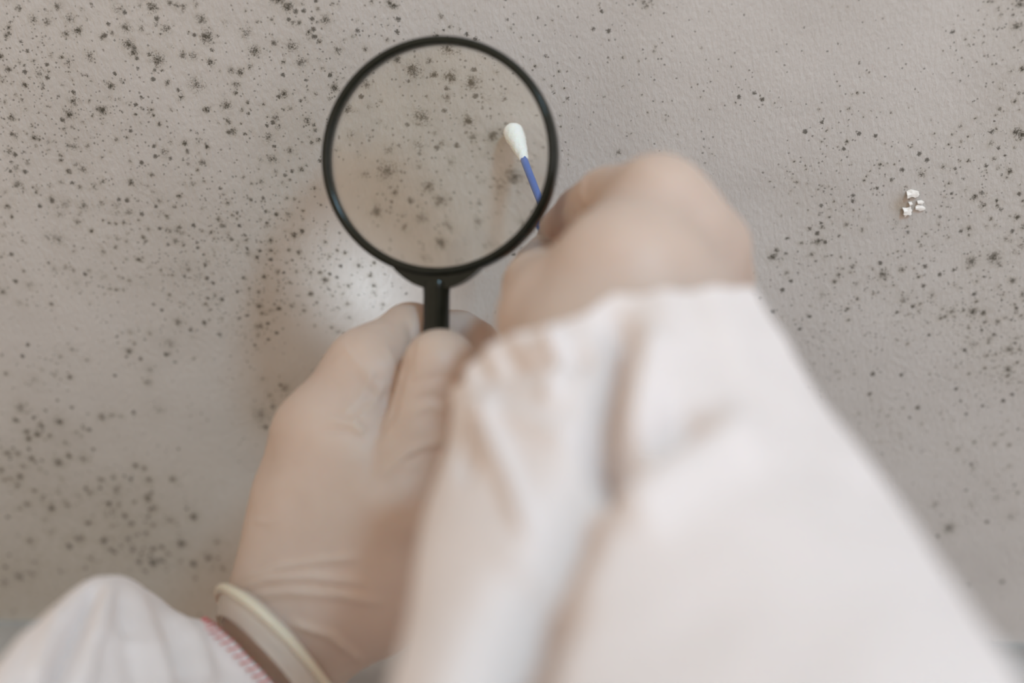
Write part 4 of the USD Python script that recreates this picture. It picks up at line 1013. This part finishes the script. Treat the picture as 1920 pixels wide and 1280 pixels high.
# --- right sleeve
def disp_r(v, n, phi, s):
    w = np.exp(-(s / 30.0) ** 2)
    v = v + n * (((meshkit.fbm(v * 0.018, 3, 11) - 0.5) * 7.0) + np.sin(phi * 17 + np.sin(phi * 5)) * 0.7 * w)[:, None]
    return crease(v, n, FOLDS_R)


FOLDS_R = [
    ([(1150, 560), (1160, 660), (1140, 760), (1130, 830), (1140, 890)], 32, -14.0), ([(1105, 800), (1130, 860), (1180, 880)], 34, -7.0),
    ([(1125, 880), (1070, 980), (1010, 1090), (960, 1200), (915, 1340)], 44, -15.0), ([(1020, 1060), (960, 1180), (900, 1400)], 70, -13.0),
    ([(1225, 620), (1200, 760), (1200, 860)], 40, 7.0),
    ([(1130, 900), (1200, 850), (1320, 780)], 36, -8.0),
    ([(1160, 980), (1280, 880), (1420, 800)], 55, 6.0),
    ([(1440, 590), (1560, 760), (1660, 900)], 40, 2.0),
    ([(910, 730), (920, 800), (960, 900), (1000, 1010)], 16, 4.0),
    ([(885, 760), (890, 800), (870, 900)], 14, -3.5),
    ([(900, 770), (1000, 790), (1080, 830)], 16, 2.2), ([(890, 720), (960, 680), (1040, 680), (1120, 660)], 20, -4.5),
    ([(1040, 620), (1050, 690), (1030, 760)], 18, 4.0), ([(950, 640), (1000, 660), (1060, 640)], 18, 3.0)]
EDGE_R = [(0, 0), (30, -1), (55, -5), (75, -3), (85, 1.5), (97, -3), (110, -4), (122, 1), (140, 2), (160, -1), (180, 0), (270, 0), (360, 0)]
sv, sf, hem, hemn = sheath(ST_R, 300, 300, disp_r, 0.6, EDGE_R)
s_right = part('sleeve', (W(sv), sf), M_CLOTH, person, True, 'wide creased white coverall sleeve over the hand with the swab')

# --- left sleeve
FOLDS_L = [
    ([(190, 1090), (160, 1150), (125, 1230), (90, 1300)], 13, -5.0), ([(120, 1140), (90, 1200), (60, 1280)], 14, 2.5),
    ([(205, 1090), (185, 1160), (165, 1230), (150, 1300)], 15, 3.5), ([(225, 1095), (228, 1150), (245, 1230), (265, 1300)], 13, -2.5),
    ([(250, 1095), (275, 1170), (300, 1240), (320, 1300)], 14, 2.6), ([(285, 1105), (325, 1180), (350, 1290)], 14, -4.0),
    ([(320, 1130), (365, 1200), (390, 1290)], 16, 3.2),
    ([(150, 1200), (220, 1190), (270, 1215)], 10, 1.6), ([(340, 1150), (400, 1210), (440, 1270)], 9, -1.2)]


def disp_l(v, n, phi, s):
    v = v + n * ((meshkit.fbm(v * 0.03, 3, 23) - 0.5) * 4.0)[:, None]
    return crease(v, n, FOLDS_L)


sv, sf, hem, hemn = sheath(ST_L, 260, 280, disp_l, 0.6)
s_left = part('sleeve', (W(sv), sf), M_CLOTH, person, True, 'white coverall sleeve with red hem stitching below the hand with the magnifying glass')

# overlock stitching along the left hem: each thread loop a little tube
lens_ = np.r_[0, np.cumsum(np.linalg.norm(np.diff(np.vstack([hem, hem[:1]]), axis=0), axis=1))]
def hem_at(t, arr):
    return np.array([np.interp(t, lens_, np.r_[arr[:, k], arr[0, k]], period=None) for k in range(3)])
loops = []
ax_in = (ST_L[1][0] + ST_L[1][1] - ST_L[0][0] - ST_L[0][1]); ax_in /= np.linalg.norm(ax_in)
for t in np.arange(0, lens_[-1] - 0.5, 3.1):
    p = hem_at(t, hem); p2 = hem_at(min(t + 1.1, lens_[-1] - 0.01), hem); n_ = hem_at(t, hemn)
    loops.append(tube([p - ax_in * 0.9, p + n_ * 0.7 - ax_in * 0.2, p + n_ * 0.6 + ax_in * 2.6, p2 + n_ * 0.5 + ax_in * 6.0], 0.38, 6))
lv, lf = join(*loops)
part('hem_stitching', (W(lv), lf), M_THREAD, s_left, True, 'red overlock stitching on the sleeve hem')

# --- loose cuff and rolled bead of the left glove
def frame(ax):
    x = np.cross(ax, [0, 0, 1.0]); x /= np.linalg.norm(x)
    return x, np.cross(ax, x)


def cuff_ring(l, r, f):
    return (np.asarray(l), np.asarray(r), np.asarray(f))


CU = [
    cuff_ring(P(428, 1108, 515), P(660, 1310, 526), P(536, 1166, 487)),
    cuff_ring(P(418, 1113, 514), P(650, 1328, 526), P(528, 1172, 482)),
    cuff_ring(P(413, 1119, 514), P(640, 1345, 526), P(522, 1180, 479)),
    cuff_ring(P(408, 1142, 513), P(624, 1365, 526), P(514, 1206, 480)),
    cuff_ring(P(405, 1164, 512), P(608, 1384, 526), P(506, 1232, 483))]
def disp_c(v, n, phi, s):
    return v + n * ((meshkit.fbm(v * 0.08, 3, 31) - 0.5) * 1.6)[:, None]
cv, cf, chem, _ = sheath(CU[::-1], 160, 40, disp_c, 0.4)
part('cuff', (W(cv), cf), M_CUFF, g_left, True, 'loose flared cuff of the glove')
l, r, f = CU[2]
c0 = (l + r) / 2; ph = np.linspace(0, 2 * np.pi, 121)
bead = c0 + np.cos(ph)[:, None] * (r - c0) + np.sin(ph)[:, None] * (f - c0)
bead = c0 + (bead - c0) * 1.012
v, f_ = tube(bead, 1.8, 12)
part('cuff_bead', (W(v), f_), M_BEAD, g_left, True, 'rolled yellowish bead round the glove cuff')
